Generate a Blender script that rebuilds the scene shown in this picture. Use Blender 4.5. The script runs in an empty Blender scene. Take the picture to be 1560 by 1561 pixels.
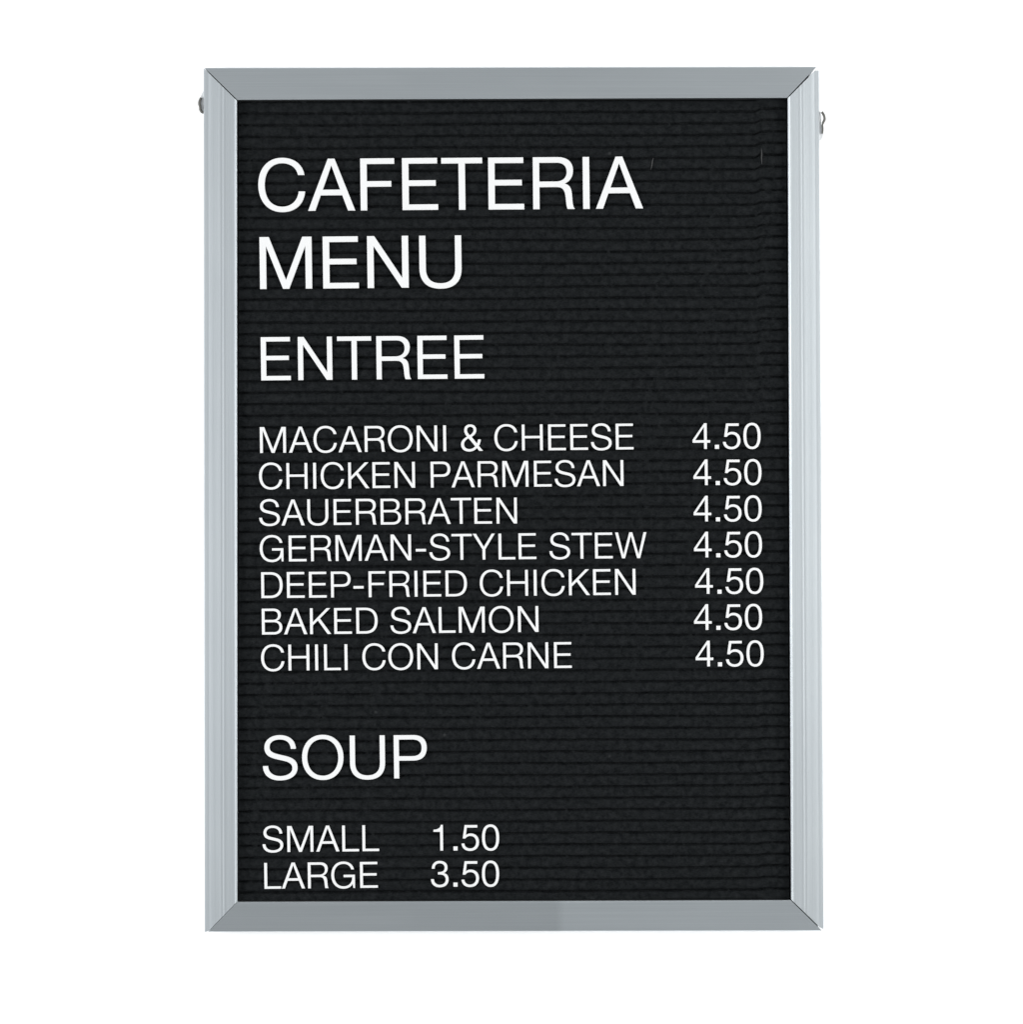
import bpy, bmesh, math, random
from mathutils import Vector

random.seed(7)
scene = bpy.context.scene
COL = scene.collection

# ------------------------------------------------------------------ camera
MM = 0.0005            # one photo pixel is half a millimetre on the board
DIST = 2.0             # camera to the front of the frame
cam_data = bpy.data.cameras.new("camera")
cam = bpy.data.objects.new("camera", cam_data)
COL.objects.link(cam)
cam.location = (0, -DIST, 0)
cam.rotation_euler = (math.radians(90), 0, 0)
cam_data.sensor_width = 36
cam_data.lens = 36 * DIST / (1560 * MM)
cam_data.clip_end = 50
scene.camera = cam

# ------------------------------------------------------------------ light
world = bpy.data.worlds.new("World")
scene.world = world
world.use_nodes = True
bg = world.node_tree.nodes["Background"]
bg.inputs["Color"].default_value = (0.93, 0.97, 1.0, 1)
bg.inputs["Strength"].default_value = 0.31


def softbox(name, loc, target, sx, sy, watts, color=(1, 1, 1)):
    d = bpy.data.lights.new(name, 'AREA')
    d.shape = 'RECTANGLE'
    d.size, d.size_y = sx, sy
    d.energy = watts
    d.color = color
    o = bpy.data.objects.new(name, d)
    COL.objects.link(o)
    o.location = loc
    o.rotation_euler = (Vector(target) - Vector(loc)).to_track_quat('-Z', 'Y').to_euler()
    return o


softbox("softbox_lamp", (-1.685, -1.02, 0.05), (0, 0, 0), 1.2, 1.4, 46, (0.985, 0.99, 1.0))
softbox("softbox_lamp", (1.66, -1.05, 0.15), (0, 0, 0.05), 1.2, 1.4, 48, (1.0, 1.0, 0.995))
softbox("overhead_fill_lamp", (0, -0.75, 1.75), (0, 0, 0), 1.8, 0.6, 12)  # unseen fill added above to even out the frame's shadows
softbox("low_fill_lamp", (0.25, -0.62, -1.7), (0, 0, 0), 1.8, 0.6, 17)  # unseen fill added below to keep the wall white under the board

vs = scene.view_settings
vs.view_transform = 'Standard'
vs.look = 'None'
vs.exposure = 0
vs.gamma = 1
vs.use_curve_mapping = False


# ------------------------------------------------------------------ helpers
def at(px, py, y=0.0):
    """photo pixel on the plane y metres behind the frame's front"""
    k = (DIST + y) / DIST
    return Vector(((px - 780) * MM * k, y, (780.5 - py) * MM * k))


def obj(name, verts, faces, mat, parent=None, origin=(0, 0, 0), smooth=False, uvs=None):
    me = bpy.data.meshes.new(name)
    o0 = Vector(origin)
    me.from_pydata([Vector(v) - o0 for v in verts], [], faces)
    if uvs:
        lay = me.uv_layers.new(name="UVMap")
        for lp in me.loops:
            lay.data[lp.index].uv = uvs[lp.vertex_index]
    bm = bmesh.new()
    bm.from_mesh(me)
    bmesh.ops.recalc_face_normals(bm, faces=bm.faces)
    bm.to_mesh(me)
    bm.free()
    if smooth:
        for p in me.polygons:
            p.use_smooth = True
    me.materials.append(mat)
    o = bpy.data.objects.new(name, me)
    COL.objects.link(o)
    if parent:
        o.parent = parent
    else:
        o.location = o0
    return o


def new_mat(name):
    m = bpy.data.materials.new(name)
    m.use_nodes = True
    nt = m.node_tree
    return m, nt, nt.nodes["Principled BSDF"]


def node(nt, kind, **kw):
    n = nt.nodes.new(kind)
    for k, v in kw.items():
        setattr(n, k, v)
    return n


# ------------------------------------------------------------------ materials
def make_aluminium(name="satin_aluminium", tone_step_x=None):
    m, nt, b = new_mat(name)
    b.inputs["Metallic"].default_value = 1
    b.inputs["Roughness"].default_value = 0.38
    b.inputs["Anisotropic"].default_value = 0.45
    tan = node(nt, 'ShaderNodeTangent', direction_type='UV_MAP', uv_map="UVMap")
    nt.links.new(tan.outputs[0], b.inputs["Tangent"])
    uv = node(nt, 'ShaderNodeUVMap', uv_map="UVMap")
    mp = node(nt, 'ShaderNodeMapping')
    mp.inputs["Scale"].default_value = (5, 900, 1)      # lines drawn out along the extrusion
    nt.links.new(uv.outputs[0], mp.inputs[0])
    nz = node(nt, 'ShaderNodeTexNoise')
    nz.inputs["Scale"].default_value = 1
    nz.inputs["Detail"].default_value = 4
    nt.links.new(mp.outputs[0], nz.inputs["Vector"])
    mp2 = node(nt, 'ShaderNodeMapping')
    mp2.inputs["Scale"].default_value = (9, 30, 1)
    nt.links.new(uv.outputs[0], mp2.inputs[0])
    nz2 = node(nt, 'ShaderNodeTexNoise')
    nz2.inputs["Scale"].default_value = 1
    nz2.inputs["Detail"].default_value = 3
    nt.links.new(mp2.outputs[0], nz2.inputs["Vector"])
    add = node(nt, 'ShaderNodeMath', operation='MULTIPLY_ADD')
    nt.links.new(nz.outputs[0], add.inputs[0])
    add.inputs[1].default_value = 0.6
    mul = node(nt, 'ShaderNodeMath', operation='MULTIPLY')
    nt.links.new(nz2.outputs[0], mul.inputs[0])
    mul.inputs[1].default_value = 0.4
    nt.links.new(mul.outputs[0], add.inputs[2])
    ramp = node(nt, 'ShaderNodeValToRGB')
    ramp.color_ramp.elements[0].position = 0.25
    ramp.color_ramp.elements[0].color = (0.49, 0.527, 0.550, 1)
    ramp.color_ramp.elements[1].position = 0.75
    ramp.color_ramp.elements[1].color = (0.595, 0.635, 0.655, 1)
    nt.links.new(add.outputs[0], ramp.inputs[0])
    col = ramp.outputs[0]
    if tone_step_x is not None:
        # tone step put into this bar's base colour, darker left of a line
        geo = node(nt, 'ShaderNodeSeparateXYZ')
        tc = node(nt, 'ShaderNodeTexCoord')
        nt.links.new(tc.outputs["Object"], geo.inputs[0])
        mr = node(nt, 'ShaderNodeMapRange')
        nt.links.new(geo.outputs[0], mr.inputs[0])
        mr.inputs[1].default_value = tone_step_x - 0.004
        mr.inputs[2].default_value = tone_step_x + 0.003
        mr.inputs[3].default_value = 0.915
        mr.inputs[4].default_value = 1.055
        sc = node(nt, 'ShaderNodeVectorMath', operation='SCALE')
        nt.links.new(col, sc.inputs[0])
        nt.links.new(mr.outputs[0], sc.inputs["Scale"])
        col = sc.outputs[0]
    nt.links.new(col, b.inputs["Base Color"])
    bump = node(nt, 'ShaderNodeBump')
    bump.inputs["Strength"].default_value = 0.06
    bump.inputs["Distance"].default_value = 0.0002
    nt.links.new(nz.outputs[0], bump.inputs["Height"])
    nt.links.new(bump.outputs[0], b.inputs["Normal"])
    return m


def make_felt():
    m, nt, b = new_mat("black_felt")
    tc = node(nt, 'ShaderNodeTexCoord')
    big = node(nt, 'ShaderNodeTexNoise')
    big.inputs["Scale"].default_value = 210
    big.inputs["Detail"].default_value = 6
    big.inputs["Roughness"].default_value = 0.65
    nt.links.new(tc.outputs["Object"], big.inputs["Vector"])
    fine = node(nt, 'ShaderNodeTexNoise')
    fine.inputs["Scale"].default_value = 1100
    fine.inputs["Detail"].default_value = 3
    nt.links.new(tc.outputs["Object"], fine.inputs["Vector"])
    mix = node(nt, 'ShaderNodeMath', operation='MULTIPLY_ADD')
    nt.links.new(big.outputs[0], mix.inputs[0])
    mix.inputs[1].default_value = 0.65
    m2 = node(nt, 'ShaderNodeMath', operation='MULTIPLY')
    nt.links.new(fine.outputs[0], m2.inputs[0])
    m2.inputs[1].default_value = 0.35
    nt.links.new(m2.outputs[0], mix.inputs[2])
    ramp = node(nt, 'ShaderNodeValToRGB')
    ramp.color_ramp.elements[0].position = 0.38
    ramp.color_ramp.elements[0].color = (0.0046, 0.0053, 0.0058, 1)
    ramp.color_ramp.elements[1].position = 0.64
    ramp.color_ramp.elements[1].color = (0.0132, 0.0144, 0.0153, 1)
    nt.links.new(mix.outputs[0], ramp.inputs[0])
    # sparse flecks of pale lint caught in the nap
    vor = node(nt, 'ShaderNodeTexVoronoi')
    vor.inputs["Scale"].default_value = 95
    nt.links.new(tc.outputs["Object"], vor.inputs["Vector"])
    sep = node(nt, 'ShaderNodeSeparateColor')
    nt.links.new(vor.outputs["Color"], sep.inputs[0])
    pick = node(nt, 'ShaderNodeMath', operation='GREATER_THAN')
    nt.links.new(sep.outputs[0], pick.inputs[0])
    pick.inputs[1].default_value = 0.982
    near = node(nt, 'ShaderNodeMapRange')
    nt.links.new(vor.outputs["Distance"], near.inputs[0])
    near.inputs[1].default_value = 0.05
    near.inputs[2].default_value = 0.16
    near.inputs[3].default_value = 0.55
    near.inputs[4].default_value = 0.0
    both = node(nt, 'ShaderNodeMath', operation='MULTIPLY')
    nt.links.new(pick.outputs[0], both.inputs[0])
    nt.links.new(near.outputs[0], both.inputs[1])
    lint = node(nt, 'ShaderNodeMix', data_type='RGBA')
    nt.links.new(both.outputs[0], lint.inputs[0])
    nt.links.new(ramp.outputs[0], lint.inputs[6])
    lint.inputs[7].default_value = (0.035, 0.037, 0.038, 1)
    nt.links.new(lint.outputs[2], b.inputs["Base Color"])
    b.inputs["Roughness"].default_value = 1
    b.inputs["Specular IOR Level"].default_value = 0.0
    bump = node(nt, 'ShaderNodeBump')
    bump.inputs["Strength"].default_value = 0.6
    bump.inputs["Distance"].default_value = 0.0006
    nt.links.new(mix.outputs[0], bump.inputs["Height"])
    nt.links.new(bump.outputs[0], b.inputs["Normal"])
    return m


def make_plastic():
    m, nt, b = new_mat("white_plastic")
    tc = node(nt, 'ShaderNodeTexCoord')
    nz = node(nt, 'ShaderNodeTexNoise')
    nz.inputs["Scale"].default_value = 6
    nt.links.new(tc.outputs["Object"], nz.inputs["Vector"])
    ramp = node(nt, 'ShaderNodeValToRGB')
    ramp.color_ramp.elements[0].color = (0.545, 0.55, 0.55, 1)
    ramp.color_ramp.elements[1].color = (0.585, 0.588, 0.588, 1)
    nt.links.new(nz.outputs[0], ramp.inputs[0])
    nt.links.new(ramp.outputs[0], b.inputs["Base Color"])
    b.inputs["Roughness"].default_value = 0.5
    b.inputs["Specular IOR Level"].default_value = 0.3
    return m


def make_plain(name, color, rough, metal=0.0, nscale=60.0, spread=0.06):
    m, nt, b = new_mat(name)
    tc = node(nt, 'ShaderNodeTexCoord')
    nz = node(nt, 'ShaderNodeTexNoise')
    nz.inputs["Scale"].default_value = nscale
    nz.inputs["Detail"].default_value = 4
    nt.links.new(tc.outputs["Object"], nz.inputs["Vector"])
    ramp = node(nt, 'ShaderNodeValToRGB')
    ramp.color_ramp.elements[0].color = tuple(c * (1 - spread) for c in color) + (1,)
    ramp.color_ramp.elements[1].color = tuple(min(1, c * (1 + spread)) for c in color) + (1,)
    nt.links.new(nz.outputs[0], ramp.inputs[0])
    nt.links.new(ramp.outputs[0], b.inputs["Base Color"])
    b.inputs["Roughness"].default_value = rough
    b.inputs["Metallic"].default_value = metal
    return m


ALU = make_aluminium()
ALU_TONE_STEP = make_aluminium("satin_aluminium_tone_step", (855.5 - 783) * MM)
FELT = make_felt()
WHITE = make_plastic()
WALL = make_plain("white_wall_paint", (0.88, 0.88, 0.88), 0.9, 0, 14, 0.015)
WIRE = make_plain("dull_steel_wire", (0.10, 0.098, 0.09), 0.5, 0.5, 300, 0.15)
BACK = make_plain("dark_backing_board", (0.008, 0.008, 0.008), 0.9)

# ------------------------------------------------------------------ wall
WALL_Y = 0.0205
w = obj("wall", [(-3, WALL_Y, -2.4), (3, WALL_Y, -2.4), (3, WALL_Y, 2.4), (-3, WALL_Y, 2.4),
                 (-3, WALL_Y + 0.1, -2.4), (3, WALL_Y + 0.1, -2.4), (3, WALL_Y + 0.1, 2.4), (-3, WALL_Y + 0.1, 2.4)],
        [(0, 1, 2, 3), (4, 5, 6, 7), (0, 1, 5, 4), (1, 2, 6, 5), (2, 3, 7, 6), (3, 0, 4, 7)], WALL)
w["kind"] = "structure"

# ------------------------------------------------------------------ letter board
BACK_Y = 0.020
ROOT = Vector((at(783, 1420, 0).x, BACK_Y, at(783, 1420, 0).z))
board = bpy.data.objects.new("letter_board", None)
COL.objects.link(board)
board.location = ROOT
board.empty_display_size = 0.1
board["label"] = "black felt letter board in a mitred satin aluminium frame on a white wall"
board["category"] = "letter board"

# profile of the extrusion across its width: (u from outer 0 to inner 1, depth behind the front in metres)
FACE = lambda u: 0.0040 - 0.0037 * u            # the face falls away towards the outside
PROFILE = [(0.0, BACK_Y - 0.0005), (0.0, 0.0052), (0.006, 0.0046), (0.016, 0.0042)]
PROFILE += [(u, FACE(u) + d) for u, d in [(0.024, 0.0), (0.034, 0.0), (0.135, 0.0), (0.150, 0.000012), (0.165, 0.0), (0.30, 0.0), (0.47, 0.0),
            (0.495, -0.000014), (0.515, -0.000014), (0.540, 0.0), (0.560, 0.000010), (0.580, -0.000006), (0.605, -0.000022), (0.625, -0.000016),
            (0.650, 0.0), (0.68, 0.0), (0.916, 0.0), (0.930, 0.0)]]
PROFILE += [(0.941, 0.00049), (0.965, 0.000385), (0.985, 0.00029), (0.995, 0.0004), (1.0, 0.0010), (1.0, 0.0075), (0.97, 0.0075),
            (0.97, BACK_Y - 0.0005)]


def along(poly, u):
    for (u0, a), (u1, b) in zip(poly, poly[1:]):
        if u <= u1:
            t = (u - u0) / (u1 - u0)
            return (a[0] + (b[0] - a[0]) * t, a[1] + (b[1] - a[1]) * t)
    return poly[-1][1]


def rail(label, end_a, end_b, mat=ALU):
    """one extruded bar; each end is a polyline of photo points from outer to inner edge"""
    verts, faces, uvs = [], [], []
    m = len(PROFILE)
    ds = [0.0]
    width = 0.0255
    for (u0, z0), (u1, z1) in zip(PROFILE, PROFILE[1:]):
        ds.append(ds[-1] + math.hypot((u1 - u0) * width, z1 - z0))
    steps = [i / 12 for i in range(13)]
    for k, t in enumerate(steps):
        for j, (u, d) in enumerate(PROFILE):
            a = at(*along(end_a, u), FACE(u))
            b = at(*along(end_b, u), FACE(u))
            p = a.lerp(b, t)
            dd = d
            verts.append((p.x, dd, p.z))
            uvs.append(((b - a).length * t, ds[j]))
    for k in range(len(steps) - 1):
        for j in range(m):
            j2 = (j + 1) % m
            faces.append((k * m + j, k * m + j2, (k + 1) * m + j2, (k + 1) * m + j))
    faces.append(tuple(range(m)))
    faces.append(tuple((len(steps) - 1) * m + j for j in range(m)))
    o = obj("frame_rail", verts, faces, mat, board, ROOT, smooth=True, uvs=uvs)
    o["label"] = label
    bm = bmesh.new()
    bm.from_mesh(o.data)
    for e in bm.edges:
        if len(e.link_faces) == 2 and e.calc_face_angle(0) > math.radians(14):
            e.smooth = False
    bm.to_mesh(o.data)
    bm.free()
    return o


rail("darker top rail of the frame", [(0, (311.4, 103.2)), (1, (362.2, 152.7))],
     [(0, (1245.6, 101.6)), (1, (1200.0, 149.6))])
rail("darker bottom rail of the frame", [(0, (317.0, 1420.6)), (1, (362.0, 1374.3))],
     [(0, (1253.9, 1419.0)), (1, (1205.7, 1371.8))], ALU_TONE_STEP)
rail("lighter left rail of the frame", [(0, (309.9, 103.4)), (1, (361.2, 153.8))],
     [(0, (311.6, 1420.4)), (0.1, (316.2, 1420.6)), (1, (361.9, 1373.7))])
rail("lightest rail of the frame, on the right", [(0, (1249.4, 109.0)), (0.09, (1245.0, 105.9)), (1, (1201.2, 150.2))],
     [(0, (1256.6, 1413.0)), (0.05, (1254.6, 1417.4)), (1, (1206.4, 1370.8))])


# ---- felt panel with its grooves
def wob(x, s):
    return (math.sin(x * 0.061 + s * 2.3) + 0.8 * math.sin(x * 0.143 + s * 5.1) + 0.6 * math.sin(x * 0.37 + s * 1.7)
            + 0.5 * math.sin(x * 0.71 + s * 3.9)) / 2.9


def felt_panel():
    P = 17.72
    cols = 420
    x0, x1 = 363.6, 1198.6
    xs = [x0 + (x1 - x0) * i / cols for i in range(cols + 1)]
    # cross section of one row, from one groove bottom to the next: offset in pixels, depth in metres
    sec = [(0.0, 0.0084), (0.8, 0.0080), (1.5, 0.0066), (2.7, 0.0058), (5.5, 0.0053), (9.0, 0.0052),
           (12.6, 0.0053), (14.9, 0.0057), (16.2, 0.0065), (16.9, 0.0080)]
    rows = []
    k0, k1 = -2, 70
    for k in range(k0, k1):
        for j, (off, d) in enumerate(sec):
            line = []
            edge = k if off < 9 else k + 1
            deep = 0.75 + 0.25 * wob(k * 3.1, 2.0)
            for x in xs:
                y = 170.4 + k * P + off - (x - 990) * 0.0052
                t = min(1, max(0, (x - 1150) / 11))
                fade = min(1, max(0, (760 - y) / 500)) * 0.6 + 0.4
                y -= 4.2 * fade * t * t * (3 - 2 * t)
                near = 1.0 if (off < 3 or off > 15) else 0.35
                y += near * (0.52 * wob(x, edge * 1.31) + 0.26 * wob(x * 2.9 + 11, edge * 3.17)) + near * 0.5 * math.sin(x * 0.013 + edge * 0.7)
                # the nap closes over the groove here and there
                dd = d
                if off in (0.0, 0.8, 16.9):
                    c = wob(x * 1.3 + 40, edge * 2.77) + 0.45 * wob(x * 3.3, edge * 1.9) + 0.25 * math.sin(x * 0.004 + y * 0.0055)
                    dd = 0.0062 + (d - 0.0062) * (1.0 if c < 0.3 else max(0.25, 1.0 - (c - 0.3) * 1.5))
                dd += 0.00016 * wob(x * 1.7, k * 4.1 + j)
                y = min(1371.9 - (x - 361) * 0.0029, max(154.9 - (x - 361) * 0.0034, y))
                p = at(x + 5.2 * (x - x0) / (x1 - x0) * (y - 150) / 1222, y, 0.0055)
                line.append((p.x, dd, p.z))
            rows.append(line)
    n = cols + 1
    verts = [v for r in rows for v in r]
    faces = [(r * n + i, r * n + i + 1, (r + 1) * n + i + 1, (r + 1) * n + i)
             for r in range(len(rows) - 1) for i in range(cols)
             if abs(verts[r * n + i][2] - verts[(r + 1) * n + i][2]) > 1e-7
             and abs(verts[r * n + i + 1][2] - verts[(r + 1) * n + i + 1][2]) > 1e-7]
    return obj("felt_panel", verts, faces, FELT, board, ROOT, smooth=True)


felt_panel()

a, b_, c_, d_ = at(315, 108, 0), at(1236, 111, 0), at(1251, 1414.5, 0), at(320, 1415, 0)
bk = [(p.x, 0.0115, p.z) for p in (a, b_, c_, d_)] + [(p.x, 0.0185, p.z) for p in (a, b_, c_, d_)]
obj("backing_panel", bk, [(0, 1, 2, 3), (4, 5, 6, 7), (0, 1, 5, 4), (1, 2, 6, 5), (2, 3, 7, 6), (3, 0, 4, 7)], BACK, board, ROOT)


# ---- the bits of hanging wire and bracket that show at the sides
def tube(pts, r, seg=10):
    verts, faces = [], []
    pts = [Vector(p) for p in pts]
    for i, p in enumerate(pts):
        t = (pts[min(i + 1, len(pts) - 1)] - pts[max(i - 1, 0)]).normalized()
        nrm = Vector((0, 1, 0)).cross(t).normalized()
        bn = t.cross(nrm)
        rr = r[i] if isinstance(r, (list, tuple)) else r
        for s in range(seg):
            q = 2 * math.pi * s / seg
            verts.append(p + (nrm * math.cos(q) + bn * math.sin(q)) * rr)
    for i in range(len(pts) - 1):
        for s in range(seg):
            s2 = (s + 1) % seg
            faces.append((i * seg + s, i * seg + s2, (i + 1) * seg + s2, (i + 1) * seg + s))
    faces.append(tuple(range(seg)))
    faces.append(tuple((len(pts) - 1) * seg + s for s in range(seg)))
    return verts, faces


def smooth_path(pts, n=6):
    out = []
    P = [pts[0]] + list(pts) + [pts[-1]]
    for i in range(1, len(P) - 2):
        for s in range(n):
            t = s / n
            q = []
            for c in range(len(P[0])):
                p0, p1, p2, p3 = P[i - 1][c], P[i][c], P[i + 1][c], P[i + 2][c]
                q.append(0.5 * (2 * p1 + (p2 - p0) * t + (2 * p0 - 5 * p1 + 4 * p2 - p3) * t * t + (3 * p1 - p0 - 3 * p2 + p3) * t ** 3))
            out.append(tuple(q))
    out.append(tuple(pts[-1]))
    return out


def side_plate(outline, y0, y1, mat, name):
    n = len(outline)
    vs_ = [at(px, py, y0) for px, py in outline] + [at(px, py, y1) for px, py in outline]
    fs = [tuple(range(n)), tuple(range(n, 2 * n))] + [(i, (i + 1) % n, n + (i + 1) % n, n + i) for i in range(n)]
    return obj(name, vs_, fs, mat, board, ROOT)


TAB = make_plain("bright_steel_tab", (0.62, 0.63, 0.635), 0.45, 0.3, 200, 0.08)
hl = side_plate([(311.5, 137), (308.5, 141.5), (306.2, 147), (305.4, 152), (305.6, 160), (306.6, 168), (308.5, 172), (311.5, 173)],
                0.008, 0.0092, TAB, "hanging_tab")
hl["label"] = "steel hanging tab on the left side of the frame"
v, f = tube([at(px, py, 0.0068) for px, py in smooth_path([(306.8, 149.5), (304.6, 154), (303.9, 158.5), (305.2, 163.5), (305.6, 168.0), (308.0, 171.3), (311.0, 171.8)])], 0.0010)
obj("wire_loop", v, f, WIRE, hl, ROOT, smooth=True)
hr = side_plate([(1247, 168), (1251.2, 171), (1252.2, 180), (1252.6, 190), (1255.4, 194), (1255.6, 203), (1254.6, 209), (1252.4, 213.5), (1247, 216)],
                0.008, 0.0092, TAB, "hanging_tab")
hr["label"] = "steel hanging tab on the right side of the frame"
v, f = tube([at(px, py, 0.0068) for px, py in smooth_path([(1253.0, 171.0), (1255.6, 174.5), (1257.3, 179.5), (1257.2, 183.5), (1255.2, 187.5), (1254.4, 192.0), (1254.8, 198.0), (1254.0, 204.0)])],
            [0.0010] * 26 + [0.0007] * 17)
obj("wire_loop", v, f, WIRE, hr, ROOT, smooth=True)

# ------------------------------------------------------------------ letters
# outlines in thousandths of the type size, cap height 714; first contour is the outside, others are holes
GLYPHS = {
    'A': (648, "M0 0 L277 714 L371 714 L648 0 L548 0 L471 211 L174 211 L98 0 Z M203 288 L443 288 L325 622 Z"),
    'B': (685, "M76 0 L76 714 L392 714 C525 714 604 645 604 538 C604 462 566 403 505 380 C588 358 641 292 641 200 C641 75 550 0 410 0 Z "
               "M164 638 L164 409 L380 409 C470 409 516 448 516 524 C516 598 470 638 380 638 Z "
               "M164 333 L164 76 L405 76 C500 76 553 122 553 204 C553 288 500 333 400 333 Z"),
    'C': (722, "M674 493 C654 642 530 731 368 731 C160 731 38 572 38 357 C38 140 160 -17 368 -17 C545 -17 665 90 681 266 "
               "L594 266 C578 138 492 58 368 58 C206 58 126 190 126 357 C126 524 206 656 368 656 C484 656 566 594 586 493 Z"),
    'D': (704, "M75 0 L75 714 L325 714 C545 714 666 590 666 357 C666 124 545 0 325 0 Z "
               "M163 76 L163 638 L318 638 C490 638 578 545 578 357 C578 169 490 76 318 76 Z"),
    'E': (611, "M76 0 L76 714 L560 714 L560 638 L165 638 L165 407 L538 407 L538 331 L165 331 L165 76 L567 76 L567 0 Z"),
    'F': (574, "M76 0 L76 714 L544 714 L544 638 L165 638 L165 401 L500 401 L500 325 L165 325 L165 0 Z"),
    'G': (759, "M668 505 C645 648 530 731 374 731 C165 731 38 572 38 358 C38 140 165 -17 374 -17 C482 -17 570 25 620 105 "
               "L634 0 L691 0 L691 371 L372 371 L372 295 L606 295 C606 150 515 58 380 58 C215 58 126 182 126 358 "
               "C126 536 215 656 380 656 C488 656 562 600 581 505 Z"),
    'H': (722, "M71 0 L71 714 L159 714 L159 404 L563 404 L563 714 L651 714 L651 0 L563 0 L563 328 L159 328 L159 0 Z"),
    'I': (259, "M83 0 L83 714 L173 714 L173 0 Z"),
    'K': (667, "M73 0 L73 714 L161 714 L161 343 L530 714 L646 714 L355 428 L662 0 L550 0 L291 365 L161 238 L161 0 Z"),
    'L': (556, "M76 0 L76 714 L165 714 L165 76 L540 76 L540 0 Z"),
    'M': (871, "M77 0 L77 714 L206 714 L436 122 L666 714 L794 714 L794 0 L706 0 L706 588 L478 0 L393 0 L165 588 L165 0 Z"),
    'N': (722, "M78 0 L78 714 L177 714 L556 135 L556 714 L644 714 L644 0 L546 0 L166 575 L166 0 Z"),
    'O': (760, "M380 731 C590 731 722 572 722 357 C722 142 590 -17 380 -17 C170 -17 38 142 38 357 C38 572 170 731 380 731 Z "
               "M380 656 C218 656 126 524 126 357 C126 190 218 58 380 58 C542 58 634 190 634 357 C634 524 542 656 380 656 Z"),
    'P': (648, "M76 0 L76 714 L398 714 C545 714 622 638 622 503 C622 368 545 291 398 291 L164 291 L164 0 Z "
               "M164 638 L164 367 L380 367 C485 367 534 413 534 502 C534 592 485 638 380 638 Z"),
    'R': (685, "M79 0 L79 714 L420 714 C555 714 632 645 632 533 C632 438 582 375 512 350 C590 330 608 282 615 190 C621 92 622 35 652 0 "
               "L556 0 C538 20 535 80 527 160 C518 255 495 303 405 303 L167 303 L167 0 Z "
               "M167 638 L167 379 L390 379 C492 379 544 430 544 512 C544 590 500 638 405 638 Z"),
    'S': (648, "M588 500 C580 650 475 731 325 731 C175 731 66 655 66 525 C66 405 150 360 265 333 L370 308 C470 285 522 255 522 187 "
               "C522 105 435 58 325 58 C205 58 128 120 126 225 L38 225 C38 70 150 -17 320 -17 C490 -17 610 62 610 195 "
               "C610 310 530 358 415 387 L300 415 C205 438 154 465 154 530 C154 610 222 656 322 656 C430 656 495 602 500 500 Z"),
    'T': (574, "M5 638 L5 714 L569 714 L569 638 L332 638 L332 0 L242 0 L242 638 Z"),
    'U': (722, "M71 714 L71 262 C71 80 175 -17 361 -17 C548 -17 651 80 651 262 L651 714 L563 714 L563 262 C563 125 490 58 361 58 "
               "C232 58 159 125 159 262 L159 714 Z"),
    'W': (926, "M29 714 L212 0 L302 0 L462 588 L622 0 L712 0 L895 714 L804 714 L666 128 L508 714 L416 714 L258 128 L120 714 Z"),
    'Y': (648, "M10 714 L277 282 L277 0 L365 0 L365 282 L634 714 L532 714 L321 362 L115 714 Z"),
    '&': (648, "M300 731 C405 731 470 668 470 575 C470 490 415 432 340 387 L478 213 C494 246 501 284 503 318 L588 318 C583 245 565 185 532 142 "
               "L648 0 L537 0 L475 76 C415 12 350 -17 265 -17 C125 -17 40 65 40 180 C40 280 105 340 205 395 C155 455 131 505 131 570 "
               "C131 668 195 731 300 731 Z M300 660 C252 660 215 626 215 570 C215 525 240 485 285 437 C345 475 386 515 386 572 C386 626 350 660 300 660 Z "
               "M250 345 C175 305 128 258 128 188 C128 110 185 58 268 58 C335 58 385 85 426 130 Z"),
    '-': (389, "M48 238 L48 316 L334 316 L334 238 Z"),
    '.': (278, "M80 0 L80 118 L200 118 L200 0 Z"),
    '0': (556, "M278 714 C437 714 516 575 516 350 C516 125 437 -14 278 -14 C119 -14 40 125 40 350 C40 575 119 714 278 714 Z "
               "M278 641 C172 641 126 535 126 350 C126 165 172 59 278 59 C384 59 430 165 430 350 C430 535 384 641 278 641 Z"),
    '1': (556, "M356 0 L356 709 L292 709 C275 618 215 582 90 578 L90 514 L271 514 L271 0 Z"),
    '3': (556, "M20 215 C20 70 115 -14 263 -14 C412 -14 508 72 508 205 C508 300 460 360 380 378 C444 400 480 455 480 528 C480 640 400 714 264 714 "
               "C130 714 48 630 44 495 L128 495 C130 590 180 642 262 642 C346 642 396 598 396 522 C396 450 346 408 252 408 L212 408 L212 336 "
               "L258 336 C364 336 422 290 422 205 C422 115 364 60 264 60 C165 60 106 118 106 215 Z"),
    '4': (556, "M338 0 L338 170 L24 170 L24 250 L345 709 L422 709 L422 246 L514 246 L514 170 L422 170 L422 0 Z M338 246 L338 592 L103 246 Z"),
    '5': (556, "M472 700 L118 700 L62 330 L138 326 C170 372 215 396 275 396 C370 396 428 330 428 232 C428 128 365 60 268 60 C180 60 118 110 112 196 "
               "L28 196 C34 65 130 -14 265 -14 C415 -14 514 85 514 232 C514 375 420 470 285 470 C235 470 190 455 158 430 L184 624 L472 624 Z"),
}
SHEAR = 0.004
THICK = 40.0


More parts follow.
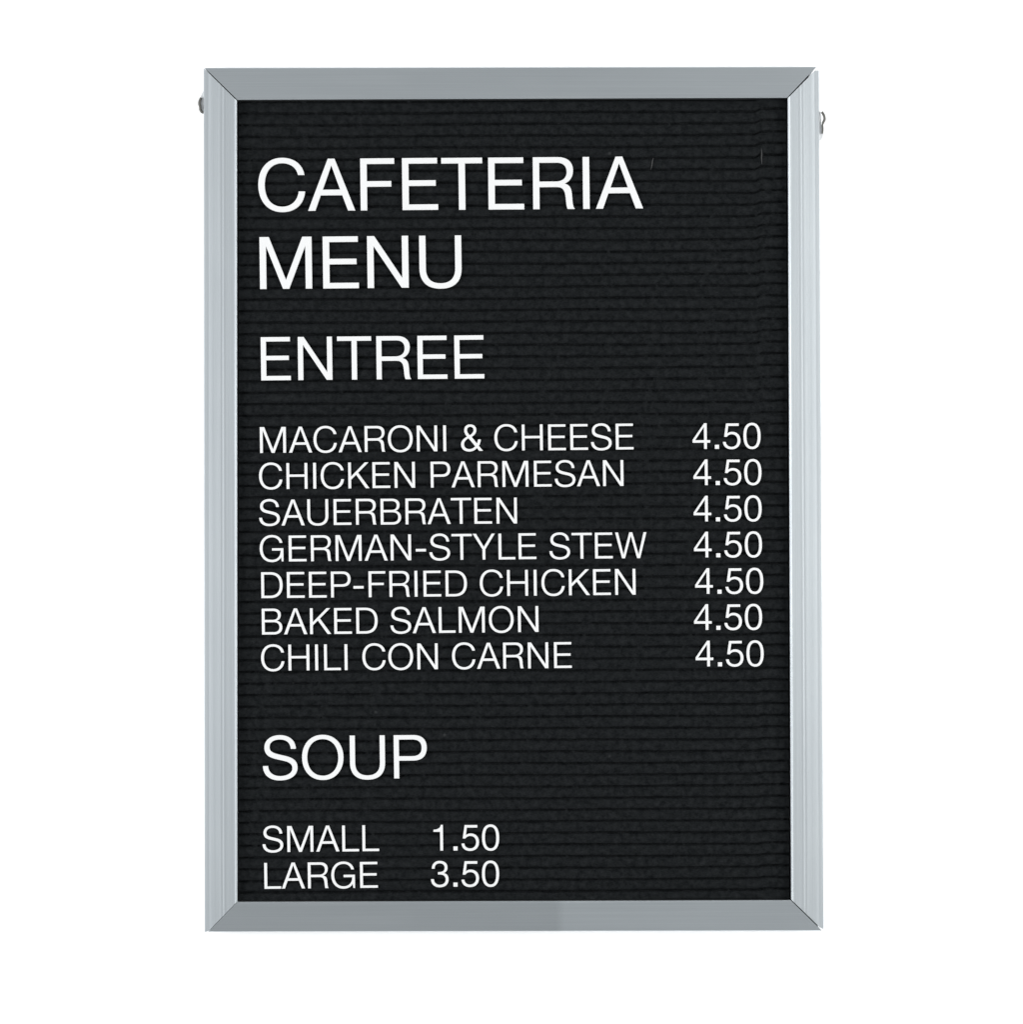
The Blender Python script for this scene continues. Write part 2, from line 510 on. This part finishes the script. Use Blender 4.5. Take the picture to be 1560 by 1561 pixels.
def contours(path):
    out, cur, tok = [], [], path.replace('Z', ' Z ').split()
    nums, cmd = [], None

    def flush():
        nonlocal cur
        if not cmd or cmd == 'Z':
            return
        if cmd in 'ML':
            cur.append((nums[0], nums[1]))
        elif cmd == 'C':
            x0, y0 = cur[-1]
            x1, y1, x2, y2, x3, y3 = nums
            for i in range(1, 13):
                t = i / 12
                q = 1 - t
                cur.append((q ** 3 * x0 + 3 * q * q * t * x1 + 3 * q * t * t * x2 + t ** 3 * x3,
                            q ** 3 * y0 + 3 * q * q * t * y1 + 3 * q * t * t * y2 + t ** 3 * y3))

    for t in tok:
        if t[0] in 'MLCZ':
            flush()
            nums = []
            cmd = t[0]
            if cmd == 'Z':
                if math.dist(cur[0], cur[-1]) < 0.01:
                    cur.pop()
                out.append(cur)
                cur = []
            else:
                nums.append(float(t[1:]))
        else:
            nums.append(float(t))
    return out


GLYPH_MESH = {}


def glyph_mesh(ch, thin=0.0):
    """a moulded plastic character standing in the XZ plane, its back at y = 0, in metres for a 1000 px type size"""
    if (ch, thin) in GLYPH_MESH:
        return GLYPH_MESH[(ch, thin)]
    cu = bpy.data.curves.new("outline", 'CURVE')
    cu.dimensions = '2D'
    cu.fill_mode = 'BOTH'
    cu.extrude = THICK / 2 - 4
    cu.bevel_depth = 4
    cu.bevel_resolution = 1
    cu.offset = -4 - thin
    for pts in contours(GLYPHS[ch][1]):
        sp = cu.splines.new('POLY')
        sp.points.add(len(pts) - 1)
        for p, (x, y) in zip(sp.points, pts):
            p.co = (x, y, 0, 1)
        sp.use_cyclic_u = True
    tmp = bpy.data.objects.new("outline", cu)
    COL.objects.link(tmp)
    dg = bpy.context.evaluated_depsgraph_get()
    me = bpy.data.meshes.new_from_object(tmp.evaluated_get(dg))
    bpy.data.objects.remove(tmp)
    bpy.data.curves.remove(cu)
    for v in me.vertices:
        x, y, z = v.co
        grow = 714 / (714 - 2 * thin)
        x, y = (x - GLYPHS[ch][0] / 2) * grow + GLYPHS[ch][0] / 2, (y - thin) * grow
        v.co = ((x - SHEAR * y) * MM, -(z + THICK / 2) * MM, y * MM)
    bm = bmesh.new()
    bm.from_mesh(me)
    bmesh.ops.remove_doubles(bm, verts=bm.verts, dist=1e-6)
    bmesh.ops.recalc_face_normals(bm, faces=bm.faces)
    bm.to_mesh(me)
    bm.free()
    me.materials.clear()
    me.materials.append(WHITE)
    me.name = "character"
    GLYPH_MESH[(ch, thin)] = me
    return me


FELT_Y = 0.0053
KINDS = {'&': ("plastic_ampersand", "ampersand"), '-': ("plastic_hyphen", "hyphen"), '.': ("plastic_decimal_point", "decimal point")}


def put(ch, px, py, size, slope, label, group):
    if ch in KINDS:
        name, cat = KINDS[ch]
    elif ch.isdigit():
        name, cat = "plastic_digit", "digit"
    else:
        name, cat = "plastic_letter", "letter"
    o = bpy.data.objects.new(name, glyph_mesh(ch, 0.0 if size > 0.1 else 2.0 if size > 0.08 else 3.5 if cat != "letter" else 6.0))
    COL.objects.link(o)
    thick = THICK * size * MM
    p = at(px, py, FELT_Y - thick)
    k = (DIST + FELT_Y - thick) / DIST
    o.location = (p.x, FELT_Y, p.z)
    o.scale = (size * k, size * k, size * k)
    o.rotation_euler = (0, slope, 0)
    o["label"] = label
    o["category"] = cat
    o["group"] = group
    return o


def name_of(ch):
    return {'&': "ampersand", '-': "hyphen", '.': "decimal point"}.get(ch, ch)


def set_line(text, px, py, size, slope, where, group, first_ink=None):
    """text from its origin px on baseline py; slope is the rise to the right"""
    x = 0.0
    words, pos = text.split(' '), 0
    for word in words:
        for i, ch in enumerate(word):
            prev = name_of(word[i - 1]) if i else None
            nxt = name_of(word[i + 1]) if i + 1 < len(word) else None
            if ch == '&':
                label = "white plastic ampersand between the words MACARONI and CHEESE"
            elif ch == '-':
                label = "white plastic hyphen in the middle of " + word
            else:
                spot = ("at the start of " if prev is None else "at the end of " if nxt is None else "between %s and %s in " % (prev, nxt))
                label = "%s white letter %s %s%s" % (where[0], ch, spot, word)
                if where[1]:
                    label += " " + where[1]
            jx, jy = random.uniform(-0.12, 0.12), random.uniform(-0.12, 0.12)
            px_ = px + x * size
            put(ch, px_ + jx, py - slope * x * size + jy, size, -slope + random.uniform(-0.0015, 0.0015) - 0.001, label, group)
            x += GLYPHS[ch][0]
        x += 278


def price(text, px, py, size, slope, item):
    x = 0.0
    for ch in text:
        what = "decimal point" if ch == '.' else "digit " + ch
        put(ch, px + x * size, py - slope * x * size, size, -slope + random.uniform(-0.0015, 0.0015) - 0.001,
            "white plastic %s in the price %s beside %s" % (what, text, item), "white price characters on the letter board")
        x += GLYPHS[ch][0]


LETTERS = "white letters on the letter board"
BIG, MID, SMALL = 0.1108, 0.0922, 0.0552
set_line("CAFETERIA", 390.0, 322.1, BIG, 0.0071, ("large", "on the top line"), LETTERS)
set_line("MENU", 387.9, 440.9, BIG, 0.0088, ("large", "on the second line"), LETTERS)
set_line("ENTREE", 391.2, 580.1, MID, 0.0089, ("medium", "heading"), LETTERS)
lines = [("MACARONI & CHEESE", 392.3, 690.6, 0.0094, 1055.9, 684.4),
         ("CHICKEN PARMESAN", 393.2, 745.7, 0.0088, 1057.2, 739.6),
         ("SAUERBRATEN", 393.3, 801.3, 0.0088, 1057.5, 794.9),
         ("GERMAN-STYLE STEW", 394.2, 856.2, 0.0092, 1058.0, 849.7),
         ("DEEP-FRIED CHICKEN", 394.4, 911.8, 0.0092, 1059.9, 905.2),
         ("BAKED SALMON", 395.1, 967.4, 0.0096, 1058.2, 960.2),
         ("CHILI CON CARNE", 396.2, 1022.5, 0.0092, 1060.6, 1015.8)]
for text, px, py, sl, qx, qy in lines:
    tail = "on the %s line" % text if ' ' in text else "on the third dish line"
    set_line(text, px, py, SMALL, sl, ("small", tail), LETTERS)
    price("4.50", qx - 24 * SMALL + 0.4, qy + 0.1, SMALL, 0.006, text)
set_line("SOUP", 397.6, 1188.3, MID, 0.009, ("medium", "heading"), LETTERS)
set_line("SMALL", 398.2, 1298.8, SMALL, 0.009, ("small", "under the SOUP heading"), LETTERS)
set_line("LARGE", 398.9, 1354.7, SMALL, 0.0105, ("small", "on the bottom line"), LETTERS)
price("1.50", 661.2 - 90 * SMALL, 1296.5, SMALL, 0.006, "SMALL")
price("3.50", 657.3 - 20 * SMALL, 1351.6, SMALL, 0.006, "LARGE")

# two stray fibres caught in the felt near the top
LINT = make_plain("grey_lint", (0.027, 0.028, 0.028), 1.0)
for pts, text in [([(996.5, 241.0), (995.0, 246.0), (994.2, 251.5), (992.8, 258.5)], "faint grey lint fibre on the felt just right of the word CAFETERIA"),
                  ([(1160.8, 226.5), (1161.6, 234.0), (1161.4, 242.0), (1162.0, 250.5)], "long faint grey lint fibre on the felt near the right rail")]:
    path = smooth_path(pts)
    v, f = tube([at(px, py, 0.0050) for px, py in path], [0.0001 + 0.00042 * math.sin(math.pi * (i + 0.5) / len(path)) for i in range(len(path))], 6)
    o = obj("lint_fibre", v, f, LINT, None, at(*pts[1], 0.005), smooth=True)
    o["label"] = text
    o["category"] = "lint fibre"
    o["group"] = "lint fibres caught in the felt"
